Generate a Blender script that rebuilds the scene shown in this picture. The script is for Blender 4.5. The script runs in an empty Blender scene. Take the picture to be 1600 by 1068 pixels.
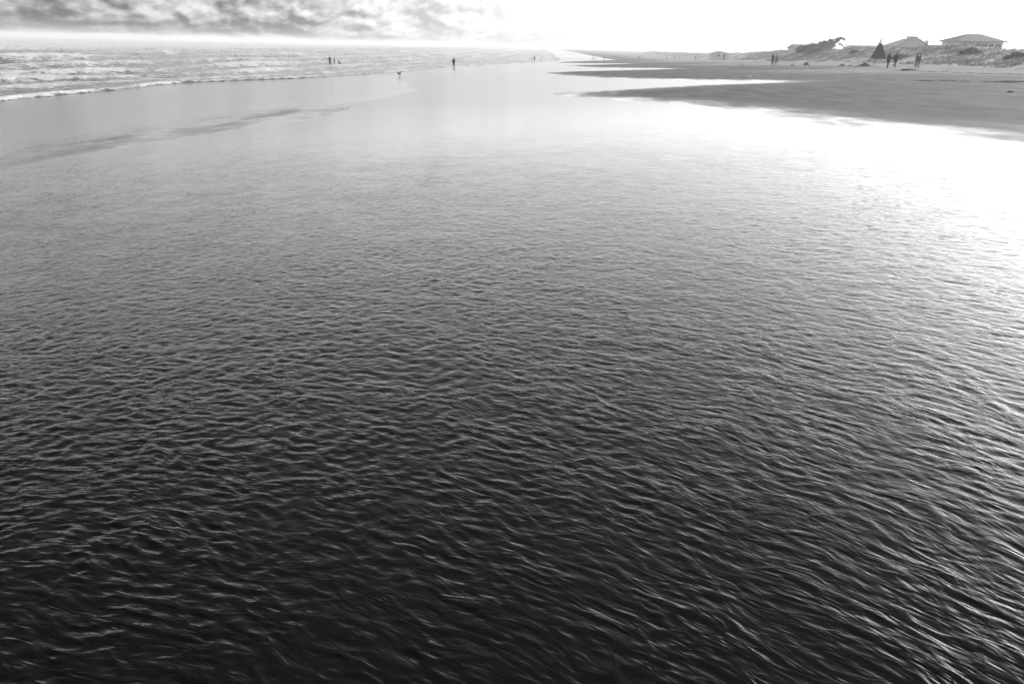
import bpy, bmesh, math, random
import numpy as np
from mathutils import Vector, Matrix

# ------------------------------------------------------------------ camera, sky, sun, exposure
sc = bpy.context.scene
COL = sc.collection
F_PX, IMG_W, IMG_H = 1244.0, 1600, 1068
EYE = 1.75
PITCH = math.atan((534 - 73) / F_PX)
ROLL = 0.024
cam_d = bpy.data.cameras.new('camera'); cam = bpy.data.objects.new('camera', cam_d); COL.objects.link(cam)
cam_d.sensor_width = 36.0; cam_d.lens = F_PX / IMG_W * 36.0
cam_d.clip_start = 0.05; cam_d.clip_end = 20000
cam.matrix_world = Matrix.Translation((0, 0, EYE)) @ Matrix.Rotation(math.pi / 2 - PITCH, 4, 'X') @ Matrix.Rotation(ROLL, 4, 'Z')
sc.camera = cam
sc.view_settings.view_transform = 'Standard'; sc.view_settings.look = 'None'
sc.view_settings.exposure = 0.8; sc.view_settings.gamma = 1.0; sc.view_settings.use_curve_mapping = False
sc.cycles.use_denoising = True
sc.cycles.volume_bounces = 1

SUN_AZ, SUN_EL = math.radians(52), math.radians(18)
SUN = Vector((math.sin(SUN_AZ) * math.cos(SUN_EL), math.cos(SUN_AZ) * math.cos(SUN_EL), math.sin(SUN_EL)))
sun_d = bpy.data.lights.new('sun', 'SUN'); sun_d.energy = 2.2; sun_d.angle = math.radians(10); sun_d.color = (1, 1, 1)
sun = bpy.data.objects.new('sun', sun_d); COL.objects.link(sun)
sun.rotation_euler = SUN.to_track_quat('Z', 'Y').to_euler(); sun.location = SUN * 60

world = bpy.data.worlds.new('World'); sc.world = world; world.use_nodes = True
SKY_STRENGTH = 0.1
def build_world():
    nt = world.node_tree; nt.nodes.clear(); N = nt.nodes.new; L = nt.links.new
    def val(x): return x
    def M(op, a, b=None, c=None, clamp=False):
        n = N('ShaderNodeMath'); n.operation = op; n.use_clamp = clamp
        for i, v in enumerate((a, b, c)):
            if v is None: continue
            if isinstance(v, (int, float)): n.inputs[i].default_value = v
            else: L(v, n.inputs[i])
        return n.outputs[0]
    def smooth(x, lo, hi, a=0.0, b=1.0):
        n = N('ShaderNodeMapRange'); n.interpolation_type = 'SMOOTHSTEP'
        L(x, n.inputs[0]); n.inputs[1].default_value = lo; n.inputs[2].default_value = hi
        n.inputs[3].default_value = a; n.inputs[4].default_value = b
        return n.outputs[0]
    def vec(x, y, z=0.0):
        n = N('ShaderNodeCombineXYZ')
        for i, v in enumerate((x, y, z)):
            if isinstance(v, (int, float)): n.inputs[i].default_value = v
            else: L(v, n.inputs[i])
        return n.outputs[0]
    def noise(v, scale, detail=6, rough=.55, dist=0.0):
        n = N('ShaderNodeTexNoise'); n.inputs['Scale'].default_value = scale; n.inputs['Detail'].default_value = detail
        n.inputs['Roughness'].default_value = rough; n.inputs['Distortion'].default_value = dist
        L(v, n.inputs['Vector']); return n.outputs[0]
    tc = N('ShaderNodeTexCoord'); sep = N('ShaderNodeSeparateXYZ'); L(tc.outputs['Generated'], sep.inputs[0])
    x, y, z = sep.outputs
    az = M('ARCTAN2', x, y)
    el = M('MAXIMUM', z, 0.0)
    sky = N('ShaderNodeTexSky'); sky.sky_type = 'NISHITA'; sky.sun_disc = False
    sky.sun_elevation = SUN_EL; sky.sun_rotation = SUN_AZ; sky.altitude = 0
    sky.air_density = 1.0; sky.dust_density = 2.6; sky.ozone_density = 1.0
    bw = N('ShaderNodeRGBToBW'); L(sky.outputs[0], bw.inputs[0])
    clear = bw.outputs[0]
    # angle to the sun
    dp = N('ShaderNodeVectorMath'); dp.operation = 'DOT_PRODUCT'; L(tc.outputs['Generated'], dp.inputs[0]); dp.inputs[1].default_value = SUN
    cg = dp.outputs['Value']
    amount = M('MAXIMUM', M('MULTIPLY', smooth(cg, .05, .62, 1.0, 0.0), M('MAXIMUM', smooth(el, .06, .12, 1.0, .10), smooth(el, .20, .40, .10, 1.0))), smooth(el, .30, .75, 0.0, .92))
    amount = M('MAXIMUM', amount, M('MULTIPLY', smooth(cg, .32, .88, 1.0, 0.0), smooth(el, .045, .09, 1.0, 0.0)))
    clear = M('ADD', M('MULTIPLY', clear, M('ADD', 1.0, M('MULTIPLY', M('EXPONENT', M('MULTIPLY', el, -8.0)), .35))), M('MULTIPLY', M('EXPONENT', M('MULTIPLY', M('MULTIPLY', el, el), -18.0)), smooth(cg, .45, .93, 6.4, 2.0)))   # bright mist low over the sea
    # cumulus bank: billows that grow with elevation
    lg = M('LOGARITHM', M('ADD', el, .03), math.e)
    def vor(v, scale):
        n = N('ShaderNodeTexVoronoi'); n.feature = 'SMOOTH_F1'; n.voronoi_dimensions = '2D'; n.inputs['Scale'].default_value = scale
        n.inputs['Smoothness'].default_value = .35; L(v, n.inputs['Vector']); return n.outputs['Distance']
    def billow(dx, dy):
        v = vec(M('ADD', M('MULTIPLY', az, 19.0), dx), M('ADD', M('MULTIPLY', lg, 1.9), dy))
        w = N('ShaderNodeTexNoise'); w.inputs['Scale'].default_value = 2.4; w.inputs['Detail'].default_value = 5; w.inputs['Roughness'].default_value = .6; L(v, w.inputs['Vector'])
        sc_ = N('ShaderNodeVectorMath'); sc_.operation = 'SCALE'; L(w.outputs['Color'], sc_.inputs[0]); sc_.inputs['Scale'].default_value = .34
        ad = N('ShaderNodeVectorMath'); ad.operation = 'ADD'; L(v, ad.inputs[0]); L(sc_.outputs[0], ad.inputs[1]); q = ad.outputs[0]
        hgt = M('ADD', M('MULTIPLY', vor(q, 1.0), -.72), M('MULTIPLY', vor(q, 2.4), -.26))
        hgt = M('ADD', hgt, M('MULTIPLY', vor(q, 5.5), -.14))
        return M('ADD', hgt, M('MULTIPLY', noise(v, 3.4, 7, .62), .34))
    P = vec(M('MULTIPLY', az, 17.0), M('MULTIPLY', lg, 3.0))
    n1 = noise(P, 1.0, 6, .5, .35)
    relief = M('MULTIPLY', M('SUBTRACT', billow(0, 0), billow(.10, .20)), 2.3)
    big = noise(P, .38, 3, .5)
    tone = M('ADD', M('ADD', M('MULTIPLY', relief, 1.0), .50), M('MULTIPLY', M('SUBTRACT', big, .5), 1.5))
    tone = M('ADD', M('MULTIPLY', M('SUBTRACT', tone, .5), smooth(el, .05, .2, 1.0, .35)), .5)
    tone = M('MAXIMUM', M('MINIMUM', tone, 1.2), 0.05)
    far_dark = smooth(el, .06, .60, 1.0, .36)
    cl_col = M('MULTIPLY', M('MULTIPLY', M('ADD', .55, M('MULTIPLY', tone, 2.5)), far_dark), smooth(cg, .02, .60, 1.0, 1.95))
    cl_col = M('MULTIPLY', cl_col, smooth(el, 0.0, .03, .86, 1.0))
    holes = smooth(M('ADD', big, M('MULTIPLY', n1, .6)), .52, .66)       # ragged openings
    holes = M('MAXIMUM', M('SUBTRACT', 1.0, M('MULTIPLY', M('SUBTRACT', 1.0, holes), .75)), 0.0)
    mask = M('MULTIPLY', amount, M('ADD', .65, M('MULTIPLY', holes, .35)))
    mixn = N('ShaderNodeMix'); mixn.data_type = 'FLOAT'
    L(mask, mixn.inputs[0]); L(clear, mixn.inputs[2]); L(cl_col, mixn.inputs[3])
    bg = N('ShaderNodeBackground'); bg.inputs['Strength'].default_value = SKY_STRENGTH
    L(mixn.outputs[0], bg.inputs['Color'])
    out = N('ShaderNodeOutputWorld'); L(bg.outputs[0], out.inputs['Surface'])
build_world()

# ------------------------------------------------------------------ helpers
rng = np.random.default_rng(7); random.seed(7)
def zb(x, y):                                                       # the beach falls about two degrees towards the sea
    x = np.asarray(x, float); y = np.asarray(y, float)
    xe = np.where(x > 75, 75 + 30 * np.tanh((x - 75) / 30), x)
    return -2.7 + .5 * np.logaddexp(0, (.0345 * xe - .0125 * y + 2.7) / .5)

def ray(px, py):
    u = (px - 800) / F_PX; v = (534 - py) / F_PX
    c, s = math.cos(ROLL), math.sin(ROLL); u, v = u * c - v * s, u * s + v * c
    return np.array([u, math.cos(PITCH) + v * math.sin(PITCH), -math.sin(PITCH) + v * math.cos(PITCH)])
_T = np.geomspace(1, 4000, 5000)
def at(px, py):                                                     # survey: a sight line down to the beach
    d = ray(px, py); g = EYE + d[2] * _T - zb(d[0] * _T, d[1] * _T); k = max(int(np.argmax(g < 0)), 1)
    t = _T[k - 1] + (_T[k] - _T[k - 1]) * g[k - 1] / (g[k - 1] - g[k])
    return np.array([d[0] * t, d[1] * t, EYE + d[2] * t])
def pt(px, py, Y):                                                  # survey: a sight line at distance Y
    d = ray(px, py); t = Y / d[1]
    return np.array([d[0] * t, Y, EYE + d[2] * t])

_perm = rng.permutation(512); _ga = rng.uniform(0, 2 * np.pi, 512); _gx, _gy = np.cos(_ga), np.sin(_ga)
def perlin(x, y):
    xi = np.floor(x).astype(np.int64); yi = np.floor(y).astype(np.int64); xf = x - xi; yf = y - yi
    def g(ix, iy, dx, dy):
        h = _perm[(ix + _perm[iy & 511]) & 511]; return _gx[h] * dx + _gy[h] * dy
    u = xf ** 3 * (xf * (xf * 6 - 15) + 10); v = yf ** 3 * (yf * (yf * 6 - 15) + 10)
    a = g(xi, yi, xf, yf); b = g(xi + 1, yi, xf - 1, yf); c = g(xi, yi + 1, xf, yf - 1); d = g(xi + 1, yi + 1, xf - 1, yf - 1)
    return (a + u * (b - a)) * (1 - v) + (c + u * (d - c)) * v
def fbm(x, y, o=4, r=.5):
    t = 0; a = 1; 
    for i in range(o):
        t = t + a * perlin(x * 2 ** i + 17.3 * i, y * 2 ** i - 9.1 * i); a *= r
    return t
def sstep(a, b, x):
    t = np.clip((x - a) / (b - a), 0, 1); return t * t * (3 - 2 * t)

def grid_mesh(name, X, Y, Z, mat, attrs=None, smooth=True):
    R, C = X.shape
    me = bpy.data.meshes.new(name)
    co = np.stack([X, Y, Z], -1).reshape(-1, 3).astype(np.float32)
    idx = np.arange(R * C).reshape(R, C)
    q = np.stack([idx[:-1, :-1], idx[:-1, 1:], idx[1:, 1:], idx[1:, :-1]], -1).reshape(-1, 4).astype(np.int32)
    me.vertices.add(R * C); me.vertices.foreach_set('co', co.ravel())
    me.loops.add(q.size); me.loops.foreach_set('vertex_index', q.ravel())
    me.polygons.add(len(q)); me.polygons.foreach_set('loop_start', np.arange(0, q.size, 4, dtype=np.int32))
    me.polygons.foreach_set('use_smooth', np.full(len(q), smooth))
    for k, a in (attrs or {}).items():
        at_ = me.attributes.new(k, 'FLOAT', 'POINT'); at_.data.foreach_set('value', a.ravel().astype(np.float32))
    me.update(calc_edges=True); me.validate()
    me.materials.append(mat)
    o = bpy.data.objects.new(name, me); COL.objects.link(o); return o

class NT:
    """small node-building helper"""
    def __init__(self, name):
        self.m = bpy.data.materials.new(name); self.m.use_nodes = True
        self.nt = self.m.node_tree; self.bsdf = self.nt.nodes['Principled BSDF']
    def node(self, t, **kw):
        n = self.nt.nodes.new(t)
        for k, v in kw.items(): setattr(n, k, v)
        return n
    def set(self, sock, v):
        if isinstance(v, (int, float)):
            if sock.type == 'RGBA': sock.default_value = (v, v, v, 1)
            else: sock.default_value = v
        elif isinstance(v, tuple): sock.default_value = v
        else: self.nt.links.new(v, sock)
    def math(self, op, a, b=0.0, clamp=False):
        n = self.node('ShaderNodeMath', operation=op, use_clamp=clamp); self.set(n.inputs[0], a); self.set(n.inputs[1], b); return n.outputs[0]
    def remap(self, x, lo, hi, a=0.0, b=1.0):
        n = self.node('ShaderNodeMapRange', interpolation_type='SMOOTHSTEP'); self.set(n.inputs[0], x)
        for i, v in enumerate((lo, hi, a, b)): self.set(n.inputs[i + 1], v)
        return n.outputs[0]
    def mix(self, f, a, b):
        n = self.node('ShaderNodeMix', data_type='FLOAT'); self.set(n.inputs[0], f); self.set(n.inputs[2], a); self.set(n.inputs[3], b); return n.outputs[0]
    def pos(self, sx=1, sy=1, sz=1, rz=0.0, obj=False):
        if obj: g = self.node('ShaderNodeTexCoord').outputs['Object']
        else: g = self.node('ShaderNodeNewGeometry').outputs['Position']
        mp = self.node('ShaderNodeMapping'); self.nt.links.new(g, mp.inputs[0]); mp.inputs['Scale'].default_value = (sx, sy, sz); mp.inputs['Rotation'].default_value = (0, 0, rz)
        return mp.outputs[0]
    def noise(self, v, scale, detail=4, rough=.55, dist=0.0):
        n = self.node('ShaderNodeTexNoise'); self.set(n.inputs['Vector'], v); n.inputs['Scale'].default_value = scale
        n.inputs['Detail'].default_value = detail; n.inputs['Roughness'].default_value = rough; n.inputs['Distortion'].default_value = dist; return n.outputs[0]
    def attr(self, k):
        return self.node('ShaderNodeAttribute', attribute_name=k).outputs['Fac']
    def bump(self, h, strength, dist=1.0):
        n = self.node('ShaderNodeBump'); self.set(n.inputs['Height'], h); self.set(n.inputs['Strength'], strength); n.inputs['Distance'].default_value = dist
        self.nt.links.new(n.outputs[0], self.bsdf.inputs['Normal'])
    def out(self, col=None, rough=None, ior=None, spec=None):
        if col is not None: self.set(self.bsdf.inputs['Base Color'], col)
        if rough is not None: self.set(self.bsdf.inputs['Roughness'], rough)
        if ior is not None: self.bsdf.inputs['IOR'].default_value = ior
        if spec is not None: self.set(self.bsdf.inputs['Specular IOR Level'], spec)
        return self.m

_mc = {}
def plain(name, v, rough=.7, var=.25, scale=6.0, bump=0.0):
    """weathered grey surface: noise-varied tone, optional fine relief"""
    if name in _mc: return _mc[name]
    t = NT(name); n = t.noise(t.pos(obj=True), scale, 5, .6)
    t.out(t.math('MULTIPLY', t.remap(n, .25, .75, 1 - var, 1 + var), v), rough)
    if bump: t.bump(n, bump, .02)
    _mc[name] = t.m; return t.m

def tag(o, label=None, cat=None, group=None, kind=None):
    for k, v in (('label', label), ('category', cat), ('group', group), ('kind', kind)):
        if v: o[k] = v
    return o
def empty(name, loc, rz=0.0):
    o = bpy.data.objects.new(name, None); COL.objects.link(o); o.location = loc; o.rotation_euler = (0, 0, rz); o.empty_display_size = .2; return o

class MB:
    def __init__(self): self.v = []; self.f = []
    def add(self, vs, fs):
        b = len(self.v); self.v += [tuple(map(float, p)) for p in vs]; self.f += [tuple(i + b for i in f) for f in fs]; return self
    def box(self, x0, x1, y0, y1, z0, z1):
        return self.add([(x0,y0,z0),(x1,y0,z0),(x1,y1,z0),(x0,y1,z0),(x0,y0,z1),(x1,y0,z1),(x1,y1,z1),(x0,y1,z1)],
                        [(0,3,2,1),(4,5,6,7),(0,1,5,4),(1,2,6,5),(2,3,7,6),(3,0,4,7)])
    def tube(self, pts, rad, n=8):
        pts = [Vector(p) for p in pts]; rings = []
        for i, p in enumerate(pts):
            d = (pts[min(i + 1, len(pts) - 1)] - pts[max(i - 1, 0)]).normalized()
            a = d.orthogonal().normalized() if abs(d.z) < .99 else Vector((1, 0, 0)); a = (a - d * a.dot(d)).normalized(); b = d.cross(a)
            r = rad[i] if isinstance(rad, (list, tuple)) else rad
            rings.append([p + (a * math.cos(2 * math.pi * k / n) + b * math.sin(2 * math.pi * k / n)) * r for k in range(n)])
        vs = [q for r in rings for q in r]; fs = []
        for i in range(len(rings) - 1):
            for k in range(n): fs.append((i*n+k, i*n+(k+1)%n, (i+1)*n+(k+1)%n, (i+1)*n+k))
        fs.append(tuple(range(n))[::-1]); fs.append(tuple(range((len(rings)-1)*n, len(rings)*n)))
        return self.add(vs, fs)
    def blob(self, c, r, nu=10, nv=6):
        rx, ry, rz = (r, r, r) if isinstance(r, (int, float)) else r
        vs = [(c[0], c[1], c[2] - rz)]; fs = []
        for j in range(1, nv):
            t = -math.pi / 2 + math.pi * j / nv
            for i in range(nu):
                p = 2 * math.pi * i / nu; vs.append((c[0] + rx * math.cos(t) * math.cos(p), c[1] + ry * math.cos(t) * math.sin(p), c[2] + rz * math.sin(t)))
        vs.append((c[0], c[1], c[2] + rz)); top = len(vs) - 1
        for i in range(nu):
            fs.append((0, 1 + (i+1)%nu, 1 + i)); fs.append((top, 1 + (nv-2)*nu + i, 1 + (nv-2)*nu + (i+1)%nu))
        for j in range(nv - 2):
            for i in range(nu): a = 1 + j*nu; fs.append((a+i, a+(i+1)%nu, a+nu+(i+1)%nu, a+nu+i))
        return self.add(vs, fs)
    def cap(self, p, r, q, s, n=10):
        p, q = Vector(p), Vector(q); self.tube([p, (p + q) / 2, q], [r, (r + s) / 2, s], n); self.blob(p, r, n, 6); self.blob(q, s, n, 6); return self
    def build(self, name, mat, parent=None, smooth=False, voxel=0.0):
        me = bpy.data.meshes.new(name); me.from_pydata(self.v, [], self.f); me.update(); me.materials.append(mat)
        if smooth: me.polygons.foreach_set('use_smooth', [True] * len(me.polygons))
        o = bpy.data.objects.new(name, me); COL.objects.link(o)
        if parent: o.parent = parent
        if voxel:
            m = o.modifiers.new('skin', 'REMESH'); m.mode = 'VOXEL'; m.voxel_size = voxel; m.use_smooth_shade = True
            s = o.modifiers.new('smooth', 'SMOOTH'); s.factor = .5; s.iterations = 2
        return o

# ------------------------------------------------------------------ the setting: beach, water, sea, dunes
LAND = [at(*p)[:2] for p in [
    (2300, 330), (1700, 247), (1600, 232), (1500, 217), (1400, 204), (1300, 196), (1200, 180), (1130, 170), (1060, 163), (1000, 159), (920, 153), (835, 147.5),
    (930, 142), (1030, 136), (1130, 131.5), (1235, 128), (1200, 127), (1050, 124.5), (950, 122.5), (880, 119), (838, 114.5),
    (900, 111.3), (1000, 109.3), (1065, 107.2), (960, 106.2), (905, 105), (878, 102.5), (940, 101), (988, 99.6),
    (930, 99.2), (858, 98), (900, 95.8), (960, 94)]]
LAND += [np.array([60., 900.]), np.array([130., 3000.]), np.array([4000., 3000.]), np.array([4000., -20.])]
WETS = [at(*p)[:2] for p in [(-500, 330), (0, 246), (150, 224), (350, 190), (520, 171), (640, 158), (700, 140), (640, 118), (500, 116), (300, 122), (0, 140), (-500, 170)]]
def sdist(poly, X, Y):
    P = np.array(poly); Q = np.roll(P, -1, 0); d = np.full(X.shape, 1e9); ins = np.zeros(X.shape, bool)
    for (ax, ay), (bx, by) in zip(P, Q):
        ex, ey = bx - ax, by - ay; t = np.clip(((X - ax) * ex + (Y - ay) * ey) / (ex * ex + ey * ey + 1e-12), 0, 1)
        d = np.minimum(d, (X - ax - t * ex) ** 2 + (Y - ay - t * ey) ** 2)
        c = ((ay > Y) != (by > Y)); ins ^= c & (X < (bx - ax) * (Y - ay) / (by - ay + 1e-12) + ax)
    d = np.sqrt(d); return np.where(ins, d, -d)

# sand sheet, graded fan
r = 1.0 / np.linspace(1 / .8, 1 / 3000., 420); r = np.unique(np.concatenate([r, np.geomspace(.8, 3000, 120)]))
A = np.radians(np.linspace(-80, 80, 420))
Rr, Aa = np.meshgrid(r, A, indexing='ij'); X = Rr * np.sin(Aa); Y = -1.2 + Rr * np.cos(Aa)
sd = sdist(LAND, X, Y); sw = sdist(WETS, X, Y)
TONGUE = [at(*p)[:2] for p in [(-300, 290), (0, 249), (110, 217), (300, 190), (420, 173), (540, 162), (565, 171), (480, 187), (400, 198), (280, 216), (180, 233), (60, 254), (-300, 320)]]
st_ = sdist(TONGUE, X, Y) + 1.0 * fbm(X * .35 + 9, Y * .2, 5, .6)
sdn = sd + .9 * fbm(X * .25, Y * .12, 4) + .25 * perlin(X * 2.1, Y * 1.1)
swn = sw + .9 * fbm(X * .3 + 40, Y * .15, 3)
rel = -.05 + .085 * sstep(-3.3, 2.3, sdn) + .05 * sstep(6, 26, sd) * fbm(X * .55, Y * .3, 5, .6) + .008 * sstep(1, 5, sd) * fbm(X * 1.3, Y * .7, 4, .6) + .03 * sstep(10, 40, sd)
rel = np.maximum(rel, -.05 + .056 * sstep(-1.0, 2.5, swn))
wetp = sstep(-1.6, 1.6, st_)
rel = np.maximum(rel, -.05 + .058 * sstep(-1.5, .5, st_))
mt = NT('sand')
a_sd = mt.attr('land'); a_w = mt.math('MULTIPLY', mt.attr('wet'), mt.remap(mt.noise(mt.pos(.5, .16, 1), 1.0, 6, .7), .36, .60))
p1 = mt.noise(mt.pos(1, .35, 1), .9, 5, .6); p2 = mt.noise(mt.pos(1, 1, 1), 14, 4, .6)
edge = mt.math('ADD', a_sd, mt.math('MULTIPLY', mt.math('SUBTRACT', p1, .5), 6.0))
dry = mt.remap(edge, 16, 30); damp = mt.remap(edge, -1.0, 5.5)
colr = mt.mix(dry, mt.mix(damp, mt.math('ADD', .035, mt.math('MULTIPLY', a_w, .05)), .18), .36)
colr = mt.math('MULTIPLY', colr, mt.remap(p1, .3, .7, .72, 1.22))
colr = mt.math('MULTIPLY', colr, mt.remap(p2, .3, .7, .88, 1.1))
mt.out(colr, mt.mix(damp, mt.math('ADD', .13, mt.math('MULTIPLY', a_w, .21)), .85), 1.4, mt.mix(damp, mt.math('SUBTRACT', .5, mt.math('MULTIPLY', a_w, .22)), .15))
mt.bump(mt.math('ADD', p2, mt.math('MULTIPLY', mt.noise(mt.pos(.7, .5, 1), 2.2, 3), 2.0)), mt.mix(damp, .10, .6), .03)
beach = grid_mesh('beach', X, Y, zb(X, Y) + rel, mt.m, {'land': sd, 'wet': wetp}); tag(beach, kind='structure')

# shallow rippled water sheet
n1r = 1000
r = (np.linspace(1.45 ** -.5, 42 ** -.5, n1r)) ** -2
r = np.concatenate([r, np.geomspace(42.3, 420, 90)])
A = np.radians(np.linspace(-43, 43, 700))
Rr, Aa = np.meshgrid(r, A, indexing='ij'); X = Rr * np.sin(Aa); Y = -1.0 + Rr * np.cos(Aa)
cx, cy = -2.3, -1.6
wx = X + .10 * perlin(X * 1.3, Y * 1.3) + .03 * perlin(X * 4, Y * 4); wy = Y + .10 * perlin(X * 1.3 + 50, Y * 1.3) + .03 * perlin(X * 4 + 9, Y * 4)
rad = np.hypot(wx - cx, wy - cy); th = np.arctan2(wx - cx, wy - cy) * rad
side = sstep(-1.5, 2.5, X - .12 * Y)                                # long combed crests to the right, choppier to the left
def ridge(n): return 1 - np.sqrt(n * n + .004) * 2.0
h1 = perlin(rad / .055, th / .15); h1b = perlin(rad / .053 + 31, th / .092 + 7)
h2 = ridge(perlin(rad / .070 + 11, th / .19 + 3)); h2b = ridge(perlin(rad / .068 + 5, th / .118))
h3 = ridge(perlin(rad / .033 + 2, th / .095 + 8)); h3b = ridge(perlin(rad / .034 + 70, th / .072))
h6 = perlin(rad / .15 + 3, th / .34)
brk = .80 + .28 * sstep(-.3, .35, fbm(wx * 2.6, wy * 2.2 + 8, 3))          # crests come in short broken trains
chop = brk * (side * (4.2 * h1 + 5.0 * h2 + 3.0 * h3) + (1 - side) * (4.6 * h1b + 5.0 * h2b + 3.0 * h3b)) + 2.0 * h6
gust = .78 + .22 * sstep(-.35, .35, fbm(X * .55 + 3, Y * .4, 3)) + .18 * perlin(X * .16, Y * .1 + 4)
calm = 1.12 - .36 * sstep(9.0, 20.0, Y + .45 * X * (X < 0))
amp = gust * calm * (.34 + .66 * sstep(26, 8, Rr)) * sstep(90, 30, Rr)
rip = .001 * amp * chop
wm = NT('shallow_water')
cv = wm.node('ShaderNodeCombineXYZ'); wm.set(cv.inputs[0], wm.attr('across')); wm.set(cv.inputs[1], wm.attr('along'))
def uv(su, sv, o=0.0):
    m_ = wm.node('ShaderNodeMapping'); wm.nt.links.new(cv.outputs[0], m_.inputs[0]); m_.inputs['Scale'].default_value = (su, sv, 1); m_.inputs['Location'].default_value = (o, o, 0); return m_.outputs[0]
def rdg(v, d): return wm.math('SUBTRACT', 1.0, wm.math('ABSOLUTE', wm.math('MULTIPLY', wm.math('SUBTRACT', wm.noise(v, 1.0, d, .55, .5), .5), 3.2)))
fine = wm.math('ADD', wm.math('MULTIPLY', rdg(uv(26, 9), 1), 1.0), wm.math('MULTIPLY', rdg(uv(52, 19, 5.0), 1), .30))
fine = wm.math('MULTIPLY', fine, wm.attr('ruffle'))
wm.out(.005, wm.mix(wm.attr('offshore'), .035, .17), 1.333)
wm.bump(fine, 1.0, .0021)
water = grid_mesh('water', X, Y, zb(X, Y) + rip, wm.m, {'offshore': sstep(8, 40, Rr), 'across': rad, 'along': th, 'ruffle': np.clip(amp * brk, 0, 2)}); tag(water, kind='structure')

# sea with surf
SEA = np.array([at(*p)[:2] for p in [(-300, 190), (0, 162), (100, 150), (200, 140), (300, 130), (400, 126), (500, 122), (620, 114), (720, 104), (835, 98.0), (880, 95)]])
SEA = SEA[np.argsort(SEA[:, 1])]
r = 1.0 / np.linspace(1 / 18., 1 / 3000., 330); r = np.unique(np.concatenate([r, np.geomspace(18, 3000, 60)]))
A = np.radians(np.linspace(-80, 9, 560)); Rr, Aa = np.meshgrid(r, A, indexing='ij'); X = Rr * np.sin(Aa); Y = Rr * np.cos(Aa)
edge_x = np.interp(Y, SEA[:, 1], SEA[:, 0]) + .03 * np.maximum(Y - SEA[-1, 1], 0)
D = edge_x - X + .8 * perlin(Y * .12, Y * 0 + .5) + .3 * perlin(Y * .6, X * .1) + .35 * perlin(Y * 1.4, X * .9)
near = sstep(0, 1.2, D)
sets = np.zeros_like(X); crest = np.zeros_like(X)
for k, (d0, w, hh) in enumerate([(1.1, 1.0, .20), (9, 3.0, .16), (19, 4.0, .42), (33, 5.0, .65), (52, 6.0, .85), (78, 8, .95), (108, 9, 1.05), (140, 10, 1.1)]):
    wob = d0 * (1 + .10 * perlin(Y / (15 + d0 * .7) + 3.7 * k, Y * 0 + k) + .03 * perlin(Y / 5., Y * 0 + k * 2.2))
    s_ = (D - wob) / w; al = .45 + .9 * np.clip(.5 + 1.2 * perlin(Y / (12 + d0 * .5) + 9.1 * k, Y * 0 + 4 + k), 0, 1)
    prof = np.where(s_ < 0, np.exp(-(s_ * 2.6) ** 2), np.exp(-(s_ * .9) ** 2))
    sets += (hh if d0 < 15 else hh * 1.1) * al * prof; crest = np.maximum(crest, al * np.exp(-((s_ - .3) * 1.5) ** 2))
fd = sstep(1500, 300, Rr)
zw = zb(X, Y) + np.where(D < 0, -.25 * sstep(0, -2, D), 0) - .02 + near * (.05 + sets * fd + .16 * fd * fbm(X * .5, Y * .42, 5, .6) * sstep(0, 6, D) + .03 * perlin(X * 2.2, Y * 1.7) * sstep(400, 60, Rr))
sm = NT('sea_water')
fo = sm.attr('foam')
fn = sm.noise(sm.pos(.8, .5, 1), .7, 8, .72, .8); fn2 = sm.noise(sm.pos(1, .6, 1), 3.0, 5, .65)
ff = sm.math('ADD', fo, sm.math('ADD', sm.math('MULTIPLY', sm.math('SUBTRACT', fn, .5), 2.2), sm.math('MULTIPLY', sm.math('SUBTRACT', fn2, .5), 1.0)))
fm = sm.remap(ff, .35, .8)
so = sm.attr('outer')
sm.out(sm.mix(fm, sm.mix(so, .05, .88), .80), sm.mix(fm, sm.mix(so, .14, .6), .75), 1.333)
sm.bump(sm.math('ADD', fn2, sm.math('MULTIPLY', fn, 2.0)), .55, .25)
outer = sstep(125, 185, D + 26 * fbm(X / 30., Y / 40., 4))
foam = np.clip(.25 + .75 * crest * sstep(500, 100, D) + .12 * sstep(80, 10, D) - .25 * sstep(200, 600, D) - .8 * sstep(.75, .25, D), -.5, 1.2)
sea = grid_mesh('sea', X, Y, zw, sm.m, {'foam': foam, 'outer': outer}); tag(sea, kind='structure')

# grassy dunes behind the beach
FOOT_Y = np.array([20, 60, 76, 115, 154, 219, 300, 393, 490, 900]); FOOT_X = np.array([42, 45, 48, 57, 63, 68, 78, 92, 98, 125.])
def foot(y): return np.interp(y, FOOT_Y, FOOT_X) + 2.2 * perlin(np.asarray(y, float) / 17., np.asarray(y, float) * 0 + .3)
def dune_z(x, y):
    s = x - foot(y)
    crest_h = 1.55 + 1.2 * sstep(130, 160, y) * sstep(34, 16, s) + 1.1 * sstep(110, 94, y) + .95 * fbm(x / 15. + 5, y / 17., 3) + .35 * perlin(x / 5., y / 6.)
    prof = sstep(-1.0, 15, s) * (1 - .62 * sstep(15, 36, s))
    return zb(x, y) + .04 - .3 * sstep(.5, -2.5, s) + prof * np.maximum(crest_h, .8) + .3 * prof * fbm(x / 3.2, y / 3.6, 3)
ys = np.geomspace(22, 900, 420); ss = np.concatenate([np.linspace(-3, 24, 80), np.linspace(24.6, 110, 40)])
Yg, Sg = np.meshgrid(ys, ss, indexing='ij'); Xg = foot(Yg) + Sg; Zg = dune_z(Xg, Yg)
dm = NT('dune_sand')
g1 = dm.noise(dm.pos(1, 1, 1), .16, 5, .6); g2 = dm.noise(dm.pos(1, 1, 1.5), 1.3, 5, .65)
veg = dm.remap(dm.math('ADD', g1, dm.math('MULTIPLY', dm.math('SUBTRACT', g2, .5), .5)), .44, .58)
dm.out(dm.math('MULTIPLY', dm.mix(veg, .68, .30), dm.remap(g2, .3, .7, .8, 1.2)), .95, 1.4, .1)
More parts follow.
